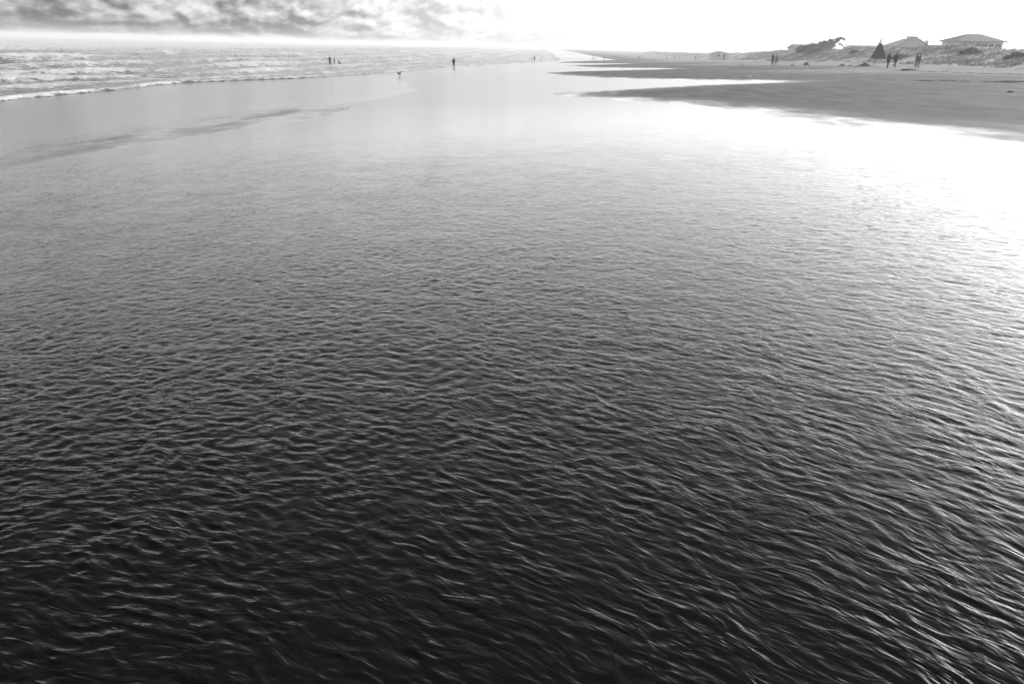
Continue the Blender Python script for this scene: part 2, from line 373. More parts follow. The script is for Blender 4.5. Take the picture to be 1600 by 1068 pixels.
dm.bump(g2, .7, .3)
dunes = grid_mesh('dunes', Xg, Yg, Zg, dm.m); tag(dunes, kind='structure')

def grass():
    n = 15000
    y = rng.uniform(55, 330, n) ** 1.0; s = rng.uniform(1.0, 30, n) ; x = foot(y) + s
    keep = (fbm(x / 9., y / 9., 3) + rng.uniform(-.25, .25, n) > -.12); x, y = x[keep], y[keep]; z = dune_z(x, y); n = len(x)
    nb = 9; X0 = np.repeat(np.stack([x, y, z], 1), nb, 0); m = len(X0)
    X0[:, :2] += rng.normal(0, .16, (m, 2)); X0[:, 2] -= .06
    a = rng.uniform(0, 2 * np.pi, m); ln = rng.uniform(.16, .46, m); bend = rng.uniform(.15, .7, m); wdt = rng.uniform(.015, .04, m)
    dirx, diry = np.cos(a) * bend - .35, np.sin(a) * bend              # combed by the sea wind
    px, py = -np.sin(a) * wdt, np.cos(a) * wdt
    mid = X0 + np.stack([dirx * ln * .35, diry * ln * .35, ln * .65], 1); tip = X0 + np.stack([dirx * ln, diry * ln, ln * .85], 1)
    off = np.stack([px, py, px * 0], 1)
    V = np.stack([X0 - off, X0 + off, mid + off * .7, mid - off * .7, tip], 1).reshape(-1, 3)
    b = np.arange(m)[:, None] * 5
    Fq = np.concatenate([b + [[0, 1, 2, 3]]], 1); Ft = b + [[3, 2, 4]]
    me = bpy.data.meshes.new('dune_grass'); me.from_pydata(V.tolist(), [], Fq.tolist() + Ft.tolist()); me.update()
    t = NT('marram_grass'); nn = t.noise(t.pos(1, 1, 1), .5, 3); t.out(t.remap(nn, .3, .7, .20, .52), .7, 1.4, .2)
    me.materials.append(t.m); o = bpy.data.objects.new('dune_grass', me); COL.objects.link(o)
    tag(o, 'pale windswept marram grass covering the dunes', 'grass', kind='stuff')
grass()

# ------------------------------------------------------------------ houses behind the dunes
WALL = plain('pale_wall', .75, .8, .10, 2.0); WALL2 = plain('grey_wall', .60, .8, .12, 2.0)
ROOF = plain('weathered_roof', .36, .7, .2, 1.5, .3); ROOF2 = plain('pale_roof', .50, .6, .15, 1.5, .3)
GLASS = plain('window_glass', .05, .12, .1); TRIM = plain('white_trim', .7, .6, .08); DOOR = plain('door_paint', .18, .5, .1)
WOOD = plain('weathered_wood', .20, .85, .3, 9, .4)
def window(parent, x, z, y, w=.9, h=1.1):
    f = MB(); t = .08
    f.box(x - w/2 - t, x + w/2 + t, y - .05, y + .02, z + h, z + h + t).box(x - w/2 - t, x - w/2, y - .05, y + .02, z, z + h).box(x + w/2, x + w/2 + t, y - .05, y + .02, z, z + h)
    wo = f.build('window', TRIM, parent)
    MB().box(x - w/2, x + w/2, y - .015, y + .01, z, z + h).build('pane', GLASS, wo)
    MB().box(x - w/2 - .12, x + w/2 + .12, y - .12, y + .02, z - .08, z - .003).build('sill', TRIM, wo)
    return wo
def roof_hip(b, x0, x1, y0, y1, z0, z1, inset, t=.14):
    xm0, xm1, ym = x0 + inset, x1 - inset, (y0 + y1) / 2
    b.add([(x0,y0,z0),(x1,y0,z0),(x1,y1,z0),(x0,y1,z0),(xm0,ym,z1),(xm1,ym,z1),(x0,y0,z0-t),(x1,y0,z0-t),(x1,y1,z0-t),(x0,y1,z0-t)],
          [(0,1,5,4),(1,2,5),(2,3,4,5),(3,0,4),(0,6,7,1),(1,7,8,2),(2,8,9,3),(3,9,6,0),(6,9,8,7)]); return b
def roof_gable(b, x0, x1, y0, y1, z0, z1, t=.14, xm=None):            # ridge runs along y, gable faces the beach
    xm = (x0 + x1) / 2 if xm is None else xm
    return b.add([(x0,y0,z0),(xm,y0,z1),(x1,y0,z0),(x0,y1,z0),(xm,y1,z1),(x1,y1,z0),(x0,y0,z0-t),(xm,y0,z1-t),(x1,y0,z0-t),(x0,y1,z0-t),(xm,y1,z1-t),(x1,y1,z0-t)],
          [(0,3,4,1),(1,4,5,2),(0,1,7,6),(1,2,8,7),(3,9,10,4),(4,10,11,5),(6,7,10,9),(7,8,11,10),(0,6,9,3),(2,5,11,8)])

def house_hip():
    Yh = 172.; p0 = pt(1497, 66, Yh); p1 = pt(1578, 66, Yh); rz = pt(1535, 52.5, Yh)[2]; ez = (p0[2] + p1[2]) / 2; w = p1[0] - p0[0]
    gz = float(dune_z(p0[0] + 5, Yh)) - .6
    o = empty('house', (p0[0], Yh, gz)); e = ez - gz; rh = rz - gz
    MB().box(.75, w - .75, .9, 8, 0, e).build('wall', WALL, o)
    roof_hip(MB(), 0, w, 0, 8.9, e + .14, rh, w * .36).build('roof', ROOF, o)
    fl = e - 2.35
    MB().box(.75, w - .75, -.5, .9, fl - .2, fl).build('veranda_floor', WOOD, o)
    rl = MB().box(.75, w - .75, -.47, -.40, fl + .9, fl + .98)
    rl.build('railing', TRIM, o)
    for k in range(24):
        MB().box(.8 + k * (w - 1.7) / 23, .84 + k * (w - 1.7) / 23, -.455, -.415, fl, fl + .9).build('baluster', TRIM, o)
    for k in range(5):
        xx = .8 + k * (w - 1.75) / 4; MB().box(xx, xx + .12, -.38, -.26, 0, e).build('post', TRIM, o)
    d = MB().box(w * .40, w * .40 + .95, .86, .93, fl, fl + 2.0).build('door', DOOR, o)
    MB().box(w * .40 + .8, w * .40 + .86, .80, .86, fl + .95, fl + 1.05).build('handle', TRIM, d)
    for fx in (.17, .30, .57, .70, .84): window(o, w * fx, fl + .85, .90, 1.0, 1.1)
    tag(o, 'pale house with a wide hipped roof and veranda above the dunes', 'house')
house_hip()
def house_chimney():
    Yh = 205.; L_ = pt(1400, 72, Yh); Rr_ = pt(1456, 67.5, Yh); top = pt(1436, 60, Yh); gz = float(dune_z(L_[0] + 4, Yh)) - .6
    o = empty('house', (L_[0], Yh, gz)); w = Rr_[0] - L_[0]; e = L_[2] - gz; rh = top[2] - gz
    b = MB(); b.add([(.6,.5,0),(w-.5,.5,0),(w-.5,.5,e),(w*.62,.5,rh-.2),(.6,.5,e),(.6,8,0),(w-.5,8,0),(w-.5,8,e),(w*.62,8,rh-.2),(.6,8,e)],
        [(0,1,2,3,4),(9,8,7,6,5),(0,5,6,1),(1,6,7,2),(4,9,5,0)]).build('wall', WALL2, o)
    rf = roof_gable(MB(), 0, w, 0, 8.5, e + .1, rh, .16, w * .62).build('roof', ROOF2, o)
    c = pt(1430, 56.5, Yh); c2 = pt(1443, 56.5, Yh)
    MB().box(c[0] - L_[0], c2[0] - L_[0], 2.5, 4.5, rh - 1.4, c[2] - gz).build('roof_turret', WALL2, rf)
    MB().box(w - .9, w - .25, 1.2, 1.9, e - .5, e + 1.45).build('chimney', WALL2, rf)
    for fx in (.25, .5, .78): window(o, w * fx, e - 1.6, .5, 1.1, 1.0)
    tag(o, 'tall gabled house with square roof turret and side chimney', 'house')
    # low gabled outbuilding in front of it
    Yg_ = 192.; a = pt(1446, 78, Yg_); bb = pt(1488, 79, Yg_); t = pt(1467, 70.5, Yg_); gz2 = float(dune_z(a[0] + 3, Yg_)) - .6
    o2 = empty('outbuilding', (a[0], Yg_, gz2)); w2 = bb[0] - a[0]; e2 = a[2] - gz2; r2 = t[2] - gz2
    MB().add([(.4,.5,0),(w2-.4,.5,0),(w2-.4,.5,e2),(w2*.5,.5,r2-.2),(.4,.5,e2),(.4,6,0),(w2-.4,6,0),(w2-.4,6,e2),(w2*.5,6,r2-.2),(.4,6,e2)],
        [(0,1,2,3,4),(9,8,7,6,5),(0,5,6,1),(1,6,7,2),(4,9,5,0)]).build('wall', WALL, o2)
    roof_gable(MB(), 0, w2, 0, 6.5, e2 + .1, r2, .14).build('roof', ROOF, o2)
    window(o2, w2 * .5, e2 - .5, .5, .9, .7)
    tag(o2, 'low gabled outbuilding with one small window beside the turreted house', 'outbuilding')
house_chimney()
def long_house():
    Yh = 232.; a = pt(1330, 72, Yh); b = pt(1400, 72, Yh); gz = float(dune_z(a[0] + 6, Yh)) - .6; w = b[0] - a[0]; e = a[2] - gz
    o = empty('house', (a[0], Yh, gz))
    MB().box(.4, w - .4, .4, 7, 0, e - .1).build('wall', WALL2, o)
    rf = MB(); rf.add([(0,0,e-.15),(w,0,e-.15),(w,7.4,e+.25),(0,7.4,e+.25),(0,0,e),(w,0,e),(w,7.4,e+.4),(0,7.4,e+.4)],[(0,3,2,1),(4,5,6,7),(0,1,5,4),(1,2,6,5),(2,3,7,6),(3,0,4,7)]).build('roof', ROOF2, o)
    for fx in (.12, .3, .5, .68, .86): window(o, w * fx, e - 1.35, .4, 1.2, .9)
    tag(o, 'long low house with a flat pale roof behind the three-legged shelter', 'house')
    Yh = 238.; a = pt(1246, 69, Yh); b = pt(1275, 69, Yh); gz = float(dune_z(a[0] + 4, Yh)) - .6; w = b[0] - a[0]; e = pt(1246, 75, Yh)[2] - gz; rh = a[2] - gz
    o = empty('house', (a[0], Yh, gz))
    MB().box(-.3, w - .3, .4, 7, 0, e).build('wall', WALL, o)
    MB().add([(-.9,0,e),(w+.2,0,e),(w+.2,7.4,e),(-.9,7.4,e),(0,3,rh),(w,3,rh),(w,4.4,rh),(0,4.4,rh)],[(0,3,2,1),(4,5,6,7),(0,1,5,4),(1,2,6,5),(2,3,7,6),(3,0,4,7)]).build('roof', ROOF2, o)
    for fx in (.2, .5, .8): window(o, w * fx - .3, e - 1.3, .4, .9, .9)
    tag(o, 'house with flat-topped roof half hidden by the windswept tree', 'house')
    Yh = 335.; a = pt(1114, 83.5, Yh); b = pt(1142, 86.5, Yh); t = pt(1124, 80.3, Yh); gz = float(dune_z(t[0], Yh)) - .8
    gz = min(gz, a[2] - 2.2); o = empty('beach_hut', (a[0], Yh, gz)); w = b[0] - a[0]; e = a[2] - gz; rh = t[2] - gz
    MB().add([(.5,.6,0),(w-.5,.6,0),(w-.5,.6,e),(w*.4,.6,rh-.2),(.5,.6,e),(.5,5,0),(w-.5,5,0),(w-.5,5,e),(w*.4,5,rh-.2),(.5,5,e)],
        [(0,1,2,3,4),(9,8,7,6,5),(0,5,6,1),(1,6,7,2),(4,9,5,0)]).build('wall', WALL, o)
    roof_gable(MB(), -.4, w + .1, 0, 5.6, e, rh, .18, w * .4).build('roof', ROOF, o)
    window(o, w * .35, e - 1.1, .6, .8, .7); MB().box(w * .6, w * .6 + .8, .55, .62, .1, e - .2).build('door', DOOR, o)
    tag(o, 'small beach hut with a peaked roof at the dune foot', 'hut')
long_house()
p = pt(1588, 72, 150.); q = pt(1590, 53, 150.)
o = empty('utility_pole', (p[0], 150., p[2] - 2.0)); MB().tube([(0,0,0),(q[0]-p[0],0,q[2]-p[2]+2)], [.09,.06]).build('pole', WALL, o)
MB().box(q[0]-p[0]-.5, q[0]-p[0]+.5, -.13, -.065, q[2]-p[2]+1.55, q[2]-p[2]+1.63).build('crossarm', WALL, o)
tag(o, 'thin pale utility pole standing in the dune grass past the hipped house', 'pole')
p = pt(1556, 86, 140.); q = pt(1559, 73, 140.)
o = empty('marker_post', (p[0], 140., p[2] - .5)); MB().tube([(0,0,0),(q[0]-p[0],0,q[2]-p[2]+.5)], [.14,.12], 6).build('post', TRIM, o)
MB().tube([(q[0]-p[0],0,q[2]-p[2]+.49),(q[0]-p[0]+.02,0,q[2]-p[2]+.6)], [.17,.03], 6).build('cap', TRIM, o)
tag(o, 'leaning white post on the dune in front of the hipped house', 'post')

# windswept tree
def tree():
    Yt = 226.; b0 = pt(1262, 84, Yt); gz = float(dune_z(b0[0], Yt)) - .3
    o = empty('windswept_tree', (b0[0], Yt, gz))
    def loc(px, py, dy=0): q = pt(px, py, Yt); return Vector((q[0] - b0[0], dy, q[2] - gz))
    t = MB()
    t.tube([(0,0,0), loc(1272, 80), loc(1290, 74), loc(1306, 66), loc(1314, 62)], [.32,.26,.2,.12,.05])
    for px, py, dy in ((1255, 78, .8), (1248, 79, -.7), (1282, 70, 1.), (1300, 72, -.8), (1318, 63.5, .3), (1312, 72, .4), (1266, 75, -1.)):
        s_ = loc(1272 + (px - 1272) * .35, 80 - max(0, (px - 1272)) * .12); e_ = loc(px, py, dy); t.tube([s_, (s_ + e_) / 2 + Vector((0, 0, .15)), e_], [.13, .09, .03], 6)
    t.build('trunk', plain('bark', .07, .9, .3, 12, .6), o, True)
    V = []; Fc = []
    clumps = [(1246,80,.9),(1251,78,1.0),(1257,76.5,1.1),(1264,76,1.2),(1271,73.5,1.1),(1278,73.5,1.3),(1285,71,1.1),(1291,71.5,1.3),(1297,68,1.0),(1302,67.5,.9),(1306,64.5,.75),(1310,62.5,.6),(1314,61.5,.5),(1318,63,.32),(1321,64.5,.2),(1303,72,.9),(1298,76,1.2),(1285,78,1.3),(1270,80,1.3),(1256,82,1.1),
        (1268,71.8,.45),(1281,69.2,.5),(1289,67.4,.45),(1254,74.6,.4),(1300,64.2,.4),(1309,67.5,.4),(1310,71,.35),(1314,73.5,.25),(1262,73.2,.35)]
    for px, py, R_ in clumps:
        c = loc(px, py, random.uniform(-1.2, 1.2))
        for _ in range(int(210 * R_)):
            d = Vector((random.gauss(0,1), random.gauss(0,1), random.gauss(0,1))) * R_ * .45
            c2 = c + Vector((d.x * 1.15, d.y, d.z * .66 + .3)); a = Vector((random.gauss(0,1)+.8, random.gauss(0,1), random.gauss(0,1)+.5)).normalized(); bb = a.orthogonal().normalized()
            s = random.uniform(.09, .2); k = len(V); V += [c2 - a*s*1.4, c2 + bb*s*.6, c2 + a*s*1.4, c2 - bb*s*.6]; Fc.append((k, k+1, k+2, k+3))
    m = MB(); m.v = [tuple(v) for v in V]; m.f = Fc
    t2 = NT('tree_leaf'); nn = t2.noise(t2.pos(obj=True), 1.2, 3); t2.out(t2.remap(nn, .3, .7, .025, .06), .6, 1.4, .3)
    m.build('crown', t2.m, o)
    tag(o, 'dark windswept tree leaning along the dune top', 'tree')
tree()
def shrub(px, py, Y, w, h, n, label):
    c = pt(px, py, Y); gz = float(dune_z(c[0], Y)); o = empty('dune_shrub', (c[0], Y, gz - .1)); m = MB()
    for _ in range(n):
        d = Vector((random.gauss(0,1), random.gauss(0,1), abs(random.gauss(0,1)))).normalized() * random.uniform(.4, 1) ** .5
        c2 = Vector((d.x * w, d.y * w * .6, d.z * h)); a = Vector((random.gauss(0,1), random.gauss(0,1), random.gauss(0,1)+.6)).normalized(); b = a.orthogonal().normalized(); s = random.uniform(.08, .17)
        m.add([c2 - a*s*1.4, c2 + b*s*.6, c2 + a*s*1.4, c2 - b*s*.6], [(0,1,2,3)])
    m.build('foliage', bpy.data.materials['tree_leaf'], o)
    st = MB()
    for k in range(5): a = 1.26 * k; st.tube([(0,0,0),(math.cos(a)*w*.3, math.sin(a)*w*.2, h*.4),(math.cos(a)*w*.6, math.sin(a)*w*.4, h*.75)], [.05,.035,.015], 5)
    st.build('stem', bpy.data.materials['bark'], o); tag(o, label, 'shrub', 'shrubs on the dunes')
shrub(1408, 84, 150, 1.7, 1.0, 700, 'round dark shrub on the dune just behind the walking pair')
shrub(1517, 84, 128, 1.8, 1.1, 700, 'dark shrub on the dune slope below the hipped house')
shrub(1592, 76, 112, 1.9, 1.0, 700, 'dark shrub on the dune crest nearest the utility pole')
shrub(1335, 80, 185, 1.2, .8, 450, 'small shrub on the dune below the long low house')

# ------------------------------------------------------------------ three-legged shelter
def shelter():
    Y0 = 121.; bl = pt(1352, 104, Y0); gz = float(zb(bl[0], Y0)) + .03; cx_ = pt(1378, 60, Y0)[0]
    o = empty('tripod_shelter', (cx_, Y0, gz)); apex = pt(1379.5, 62.5, Y0)[2] - gz; w = (cx_ - bl[0])
    A_ = Vector((0, .2, apex)); feet = [Vector((-w, -.2, 0)), Vector((w * .72, -1.0, 0)), Vector((.5, 2.4, 0))]
    pm = plain('pole_wood', .22, .8, .2, 8)
    for f_ in feet:
        d = (A_ - f_).normalized(); MB().tube([f_ - d * .15, A_ + d * .25], [.065, .05]).build('leg', pm, o)
    canvas = plain('dark_canvas', .045, .85, .15, 5, .3)
    def on(f_, t): return f_.lerp(A_, t)
    lo, hi = .31, .87
    for i, j in ((0, 1), (1, 2), (2, 0)):
        a, b, c, d = on(feet[i], lo), on(feet[j], lo), on(feet[j], hi), on(feet[i], hi); n = (b - a).cross(d - a).normalized() * .02
        rows = 8; vs = []; fs = []
        for u in range(rows + 1):
            for v in range(rows + 1):
                p_ = (a.lerp(b, u / rows)).lerp(d.lerp(c, u / rows), v / rows); sag = -.10 * math.sin(math.pi * u / rows) * (1 - v / rows) ** 1.5
                vs.append(p_ + n + Vector((0, 0, sag)))
        for u in range(rows):
            for v in range(rows): k = u * (rows + 1) + v; fs.append((k, k + rows + 1, k + rows + 2, k + 1))
        MB().add(vs, fs).build('canvas_panel', canvas, o, True)
        MB().tube([a + n, b + n], .035, 6).build('hem_bar', pm, o)
    MB().tube([A_ + Vector((0, 0, .1)), A_ + Vector((.22, 0, 1.15))], [.02, .008], 5).build('mast', pm, o)
    ar = MB().tube([on(feet[0], .86) , on(feet[0], .86) + Vector((-1.0, -.1, -.06))], [.03, .02], 5).build('arm', pm, o)
    tag(o, 'three-legged shelter with dark canvas panels and thin mast on dry sand', 'shelter')
    # sand mound with driftwood at its left foot
    m = MB(); vs = []; fs = []; nu, nv = 22, 8
    for j in range(nv + 1):
        for i in range(nu):
            a = 2 * math.pi * i / nu; rr = j / nv; hh = .55 * (1 - rr) ** 1.3 * (1 + .3 * math.sin(3 * a + 1) * rr); vs.append((math.cos(a) * 1.5 * rr * (1 + .15 * math.sin(2 * a)), math.sin(a) * .9 * rr, hh - .04 * rr))
    for j in range(nv):
        for i in range(nu): fs.append((j*nu+i, (j+1)*nu+i, (j+1)*nu+(i+1)%nu, j*nu+(i+1)%nu))
    mo = m.add(vs, fs).build('seaweed_heap', plain('seaweed', .07, .7, .4, 7, .8), None, True); q = at(1350, 104.5); mo.location = (q[0], q[1], float(zb(q[0], q[1])) + .03)
    tag(mo, 'large dark heap of seaweed at the foot of the shelter', 'seaweed')
shelter()

# ------------------------------------------------------------------ people
SKIN = plain('skin', .22, .6, .08); SKIN_D = plain('tanned_skin', .12, .6, .08); HAIR = plain('dark_hair', .03, .7, .2)
CL = {v: plain('cloth_%s' % n, v, .85, .12, 10, .2) for n, v in (('black', .018), ('charcoal', .035), ('grey', .10), ('mid_grey', .18), ('light', .42))}
def ground_z(x, y):
    bm_ = beach_bvh.ray_cast(Vector((x, y, 20)), Vector((0, 0, -1)))[0]
    return bm_.z if bm_ else float(zb(x, y))
from mathutils.bvhtree import BVHTree
dg = bpy.context.evaluated_depsgraph_get()
beach_bvh = BVHTree.FromObject(beach, dg); sea_bvh = BVHTree.FromObject(sea, dg)
def person(px, py, yaw, label, height=1.75, legs=(0, 0), knees=(0, 0), arms=(6, 6), elbows=(10, 10), sway=0, lean=0.0, top=.018, bottom=.035, long_sleeve=True, long_leg=True, skirt=False, hair='short', vox=.02, group=None, girth=1.1, bag=None, pos=None):
    q = at(px, py) if pos is None else np.array(pos); gz = ground_z(q[0], q[1])
    hit = sea_bvh.ray_cast(Vector((q[0], q[1], 20)), Vector((0, 0, -1)))[0]
    if hit and hit.z > gz + .12: gz = hit.z - .12                      # wading, ankle deep
    o = empty('person', (q[0], q[1], gz), math.radians(yaw)); height *= 1.05; S = height / 1.75
    def V3(x, y, z): return Vector((x, y, z)) * S
    rot = lambda v, a: Vector((v.x, v.y * math.cos(a) - v.z * math.sin(a), v.y * math.sin(a) + v.z * math.cos(a)))   # swing about x
    hip = V3(0, 0, .93); R = math.radians; chains = {}
    minz = 9
    for s, lg, kn in ((-1, legs[0], knees[0]), (1, legs[1], knees[1])):
        h = hip + V3(.095 * s, 0, -.03); k = h + rot(V3(.012 * s, 0, -.43), R(lg)); a = k + rot(V3(0, 0, -.40), R(lg - kn)); t = a + rot(V3(.03 * s, .17, -.035), R(lg - kn) * .5)
        hl = a + V3(0, -.05, -.045); chains['leg%d' % s] = (h, k, a, t, hl); minz = min(minz, a.z, t.z, hl.z)
    dz = Vector((0, 0, -minz + .035 * S))
    for k_ in list(chains): chains[k_] = tuple(p + dz for p in chains[k_])
    hip = hip + dz
    up = rot(Vector((0, 0, 1)), -R(lean))
    chest = hip + up * .33 * S; sh = hip + up * .50 * S; neck = hip + up * .57 * S; head = hip + up * .70 * S + V3(0, .02, 0)
    b = MB(); g = girth
    def torso(B, e=0.0):
        B.cap(hip + V3(-.07, 0, 0), (.115 * g + e) * S, hip + V3(.07, 0, 0), (.115 * g + e) * S)
        B.cap(hip + up * .05 * S, (.125 * g + e) * S, chest, (.125 * g + e) * S)
        for s in (-1, 1):
            B.cap(hip + V3(.05 * s, 0, .06), (.11 * g + e) * S, chest + V3(.075 * s, 0, .02), (.115 * g + e) * S)
            B.cap(chest + V3(.09 * s, 0, .06), (.09 + e) * S, sh + V3(.155 * s, -.01, -.02), (.062 + e) * S)
        B.cap(sh + V3(-.13, 0, -.02), (.06 + e) * S, sh + V3(.13, 0, -.02), (.06 + e) * S)
    torso(b)
    b.cap(sh, .058 * S, neck + up * .05 * S, .052 * S)
    b.blob(head, (.076 * S, .092 * S, .118 * S), 12, 8); b.blob(head + V3(0, .035, -.065), (.052 * S, .052 * S, .05 * S))
    b.cap(head + V3(0, .085, .015), .012 * S, head + V3(0, .108, -.02), .016 * S, 6)
    for s in (-1, 1): b.blob(head + V3(.078 * s, -.005, -.005), (.014 * S, .025 * S, .034 * S), 8, 5)
    arm = {}
    for s, aa, ee in ((-1, arms[0], elbows[0]), (1, arms[1], elbows[1])):
        s0 = sh + V3(.175 * s, 0, -.03); e0 = s0 + rot(V3(.05 * s, 0, -.29), R(aa)); w0 = e0 + rot(V3(.0, 0, -.25), R(aa + ee)); pl = w0 + rot(V3(0, .005, -.085), R(aa + ee))
        arm[s] = (s0, e0, w0, pl); b.cap(s0, .054 * S, e0, .041 * S).cap(e0, .042 * S, w0, .029 * S).cap(w0, .03 * S, pl, .036 * S)
        for k in range(4):
            y_ = (-.027 + .018 * k); l_ = (.066, .078, .083, .074)[k]; p0 = pl + rot(V3(0, y_, -.015), R(aa + ee)); p1 = p0 + rot(V3(-.006 * s, .004, -l_ * .55), R(aa + ee)); b.cap(p0, .011 * S, p1, .010 * S, 6); b.cap(p1, .010 * S, p1 + rot(V3(-.018 * s, .01, -l_ * .4), R(aa + ee)), .008 * S, 6)
        b.cap(w0 + rot(V3(0, .02, -.03), R(aa + ee)), .013 * S, pl + rot(V3(-.01 * s, .055, -.02), R(aa + ee)), .010 * S, 6)
    for s in (-1, 1):
        h, k, a, t, hl = chains['leg%d' % s]
        b.cap(h, .088 * S * g, k, .056 * S).cap(k, .056 * S, k.lerp(a, .35) + V3(0, -.012, 0), .058 * S).cap(k.lerp(a, .35) + V3(0, -.012, 0), .057 * S, a, .036 * S)
        b.cap(hl, .036 * S, t, .032 * S).cap(a, .038 * S, hl, .036 * S)
    b.build('body', SKIN_D if not long_leg else SKIN, o, True, vox)
    c = MB(); torso(c, .018)
    for s in (-1, 1):
        s0, e0, w0, pl = arm[s]; c.cap(s0, .07 * S, e0, .058 * S)
        if long_sleeve: c.cap(e0, .058 * S, e0.lerp(w0, .92), .045 * S)
    c.build('top', CL[top], o, True, vox)
    c = MB(); c.cap(hip + V3(-.06, 0, -.02), .14 * S * g, hip + V3(.06, 0, -.02), .14 * S * g)
    for s in (-1, 1):
        h, k, a, t, hl = chains['leg%d' % s]
        c.cap(h, .115 * S * g, h.lerp(k, .82), .088 * S)
        if long_leg: c.cap(h.lerp(k, .8), .088 * S, k, .075 * S).cap(k, .075 * S, k.lerp(a, .92), .062 * S)
    if skirt: c.tube([hip + V3(0, 0, .05), hip + V3(0, 0, -.25), hip + V3(0, 0, -.50)], [.15 * S, .2 * S, .24 * S], 14)
    c.build('skirt' if skirt else ('trousers' if long_leg else 'shorts'), CL[bottom], o, True, vox)
    hm = MB(); hm.blob(head + V3(0, -.022, .03), (.088 * S, .092 * S, .108 * S), 12, 8)
    if hair == 'long': hm.cap(head + V3(0, -.07, 0), .06 * S, neck + V3(0, -.09, -.10), .05 * S)
    hm.build('hair', HAIR, o, True, vox)
    tag(o, label, 'person', group)
    if bag is not None:
        s0, e0, w0, pl = arm[bag]; bo = MB(); bo.box(-.05, .05, -.16, .16, -.42, -.1).tube([(0, -.1, -.1), (0, -.03, -.0), (0, .03, 0), (0, .1, -.1)], .012, 6)
        bo.build('bag', CL[.018], o).location = pl + Vector((0, 0, -.04))
    return o

person(516, 104, 175, 'tall wader in dark clothes standing in the surf beside a child and a dog', 1.72, (4, -6), (2, 4), (14, -12), (12, 20), top=.10, bottom=.018, long_sleeve=False)
person(523, 104, 120, 'child in dark clothes standing between the tall wader and the dog', 1.25, (5, -4), (3, 5), (15, 8), (35, 30), top=.035, bottom=.018, lean=6, long_leg=False)
person(709, 106, 170, 'person in black top and shorts standing alone on the mirror-wet sand', 1.72, (5, -3), (2, 2), (8, 12), (28, 40), top=.018, bottom=.018, long_leg=False, long_sleeve=True)
person(835, 96, 20, 'lone distant walker with bare legs at the shallow far waterline', 1.6, (18, -14), (4, 12), (-14, 16), top=.10, bottom=.10, long_leg=False, vox=.03)
person(926, 94, 90, 'far walker in dark clothes, seaward one of a close pair', 1.5, (12, -10), (3, 10), (-10, 10), top=.035, bottom=.10, vox=.03)
person(929.5, 94, 90, 'far walker in paler clothes, landward one of a close pair', 1.45, (10, -12), (3, 12), (-8, 12), top=.18, bottom=.10, vox=.03)
person(944, 94.5, 60, 'far walker in dark clothes beside the close pair, alone on the sand spit', 1.6, (20, -16), (4, 16), (-16, 18), top=.035, bottom=.035, vox=.03)
person(998, 92.6, 10, 'tiny far-off figure standing on the flat sand before the pale dunes', 1.6, (10, -8), (3, 6), (-8, 8), top=.035, bottom=.10, vox=.03)
person(1041, 92.2, 10, 'tiny pale figure on the far beach left of a distant pair', 1.4, (10, -8), top=.18, bottom=.18, vox=.03)
person(1054, 92.8, 0, 'darker figure of the distant pair at the dune foot', 1.5, (6, -8), top=.035, bottom=.10, vox=.03)
person(1060.5, 92.6, 0, 'paler figure of the distant pair at the dune foot', 1.4, (8, -6), top=.18, bottom=.10, vox=.03)
person(1086, 93.6, 30, 'far dark figure on the sand near the small beach hut', 1.5, (12, -10), (3, 8), top=.018, bottom=.035, vox=.03)
person(1206.5, 102.3, -20, 'person in a long dark coat walking close beside a companion', 1.75, (8, -8), (3, 8), (10, 14), (20, 25), top=.018, bottom=.035, skirt=True, girth=1.2, lean=5, hair='long')
person(1212.5, 102.3, 10, 'person in a pale top with dark trousers and a bag at the hip', 1.75, (10, -10), (3, 10), (-12, 10), (10, 45), top=.18, bottom=.035, bag=1)
person(1386, 107.3, -70, 'person in black striding past the shelter with feet close together', 1.75, (10, -5), (3, 12), (-14, 16), (25, 30), top=.018, bottom=.018, lean=3)
person(1397.5, 107.3, -60, 'person in a black jacket walking beside the strider, elbow out', 1.75, (16, -22), (4, 40), (-30, 24), (50, 40), top=.018, bottom=.018, lean=3, girth=1.1)
person(1430.5, 106.6, -80, 'person in charcoal clothes walking arm in arm by the dune foot', 1.5, (10, -14), (3, 12), (-8, 10), top=.035, bottom=.10, hair='long')
person(1434.5, 107.0, -80, 'person in mid grey clothes walking arm in arm by the dune foot', 1.5, (12, -10), (3, 10), (10, -8), top=.10, bottom=.18, long_leg=False)

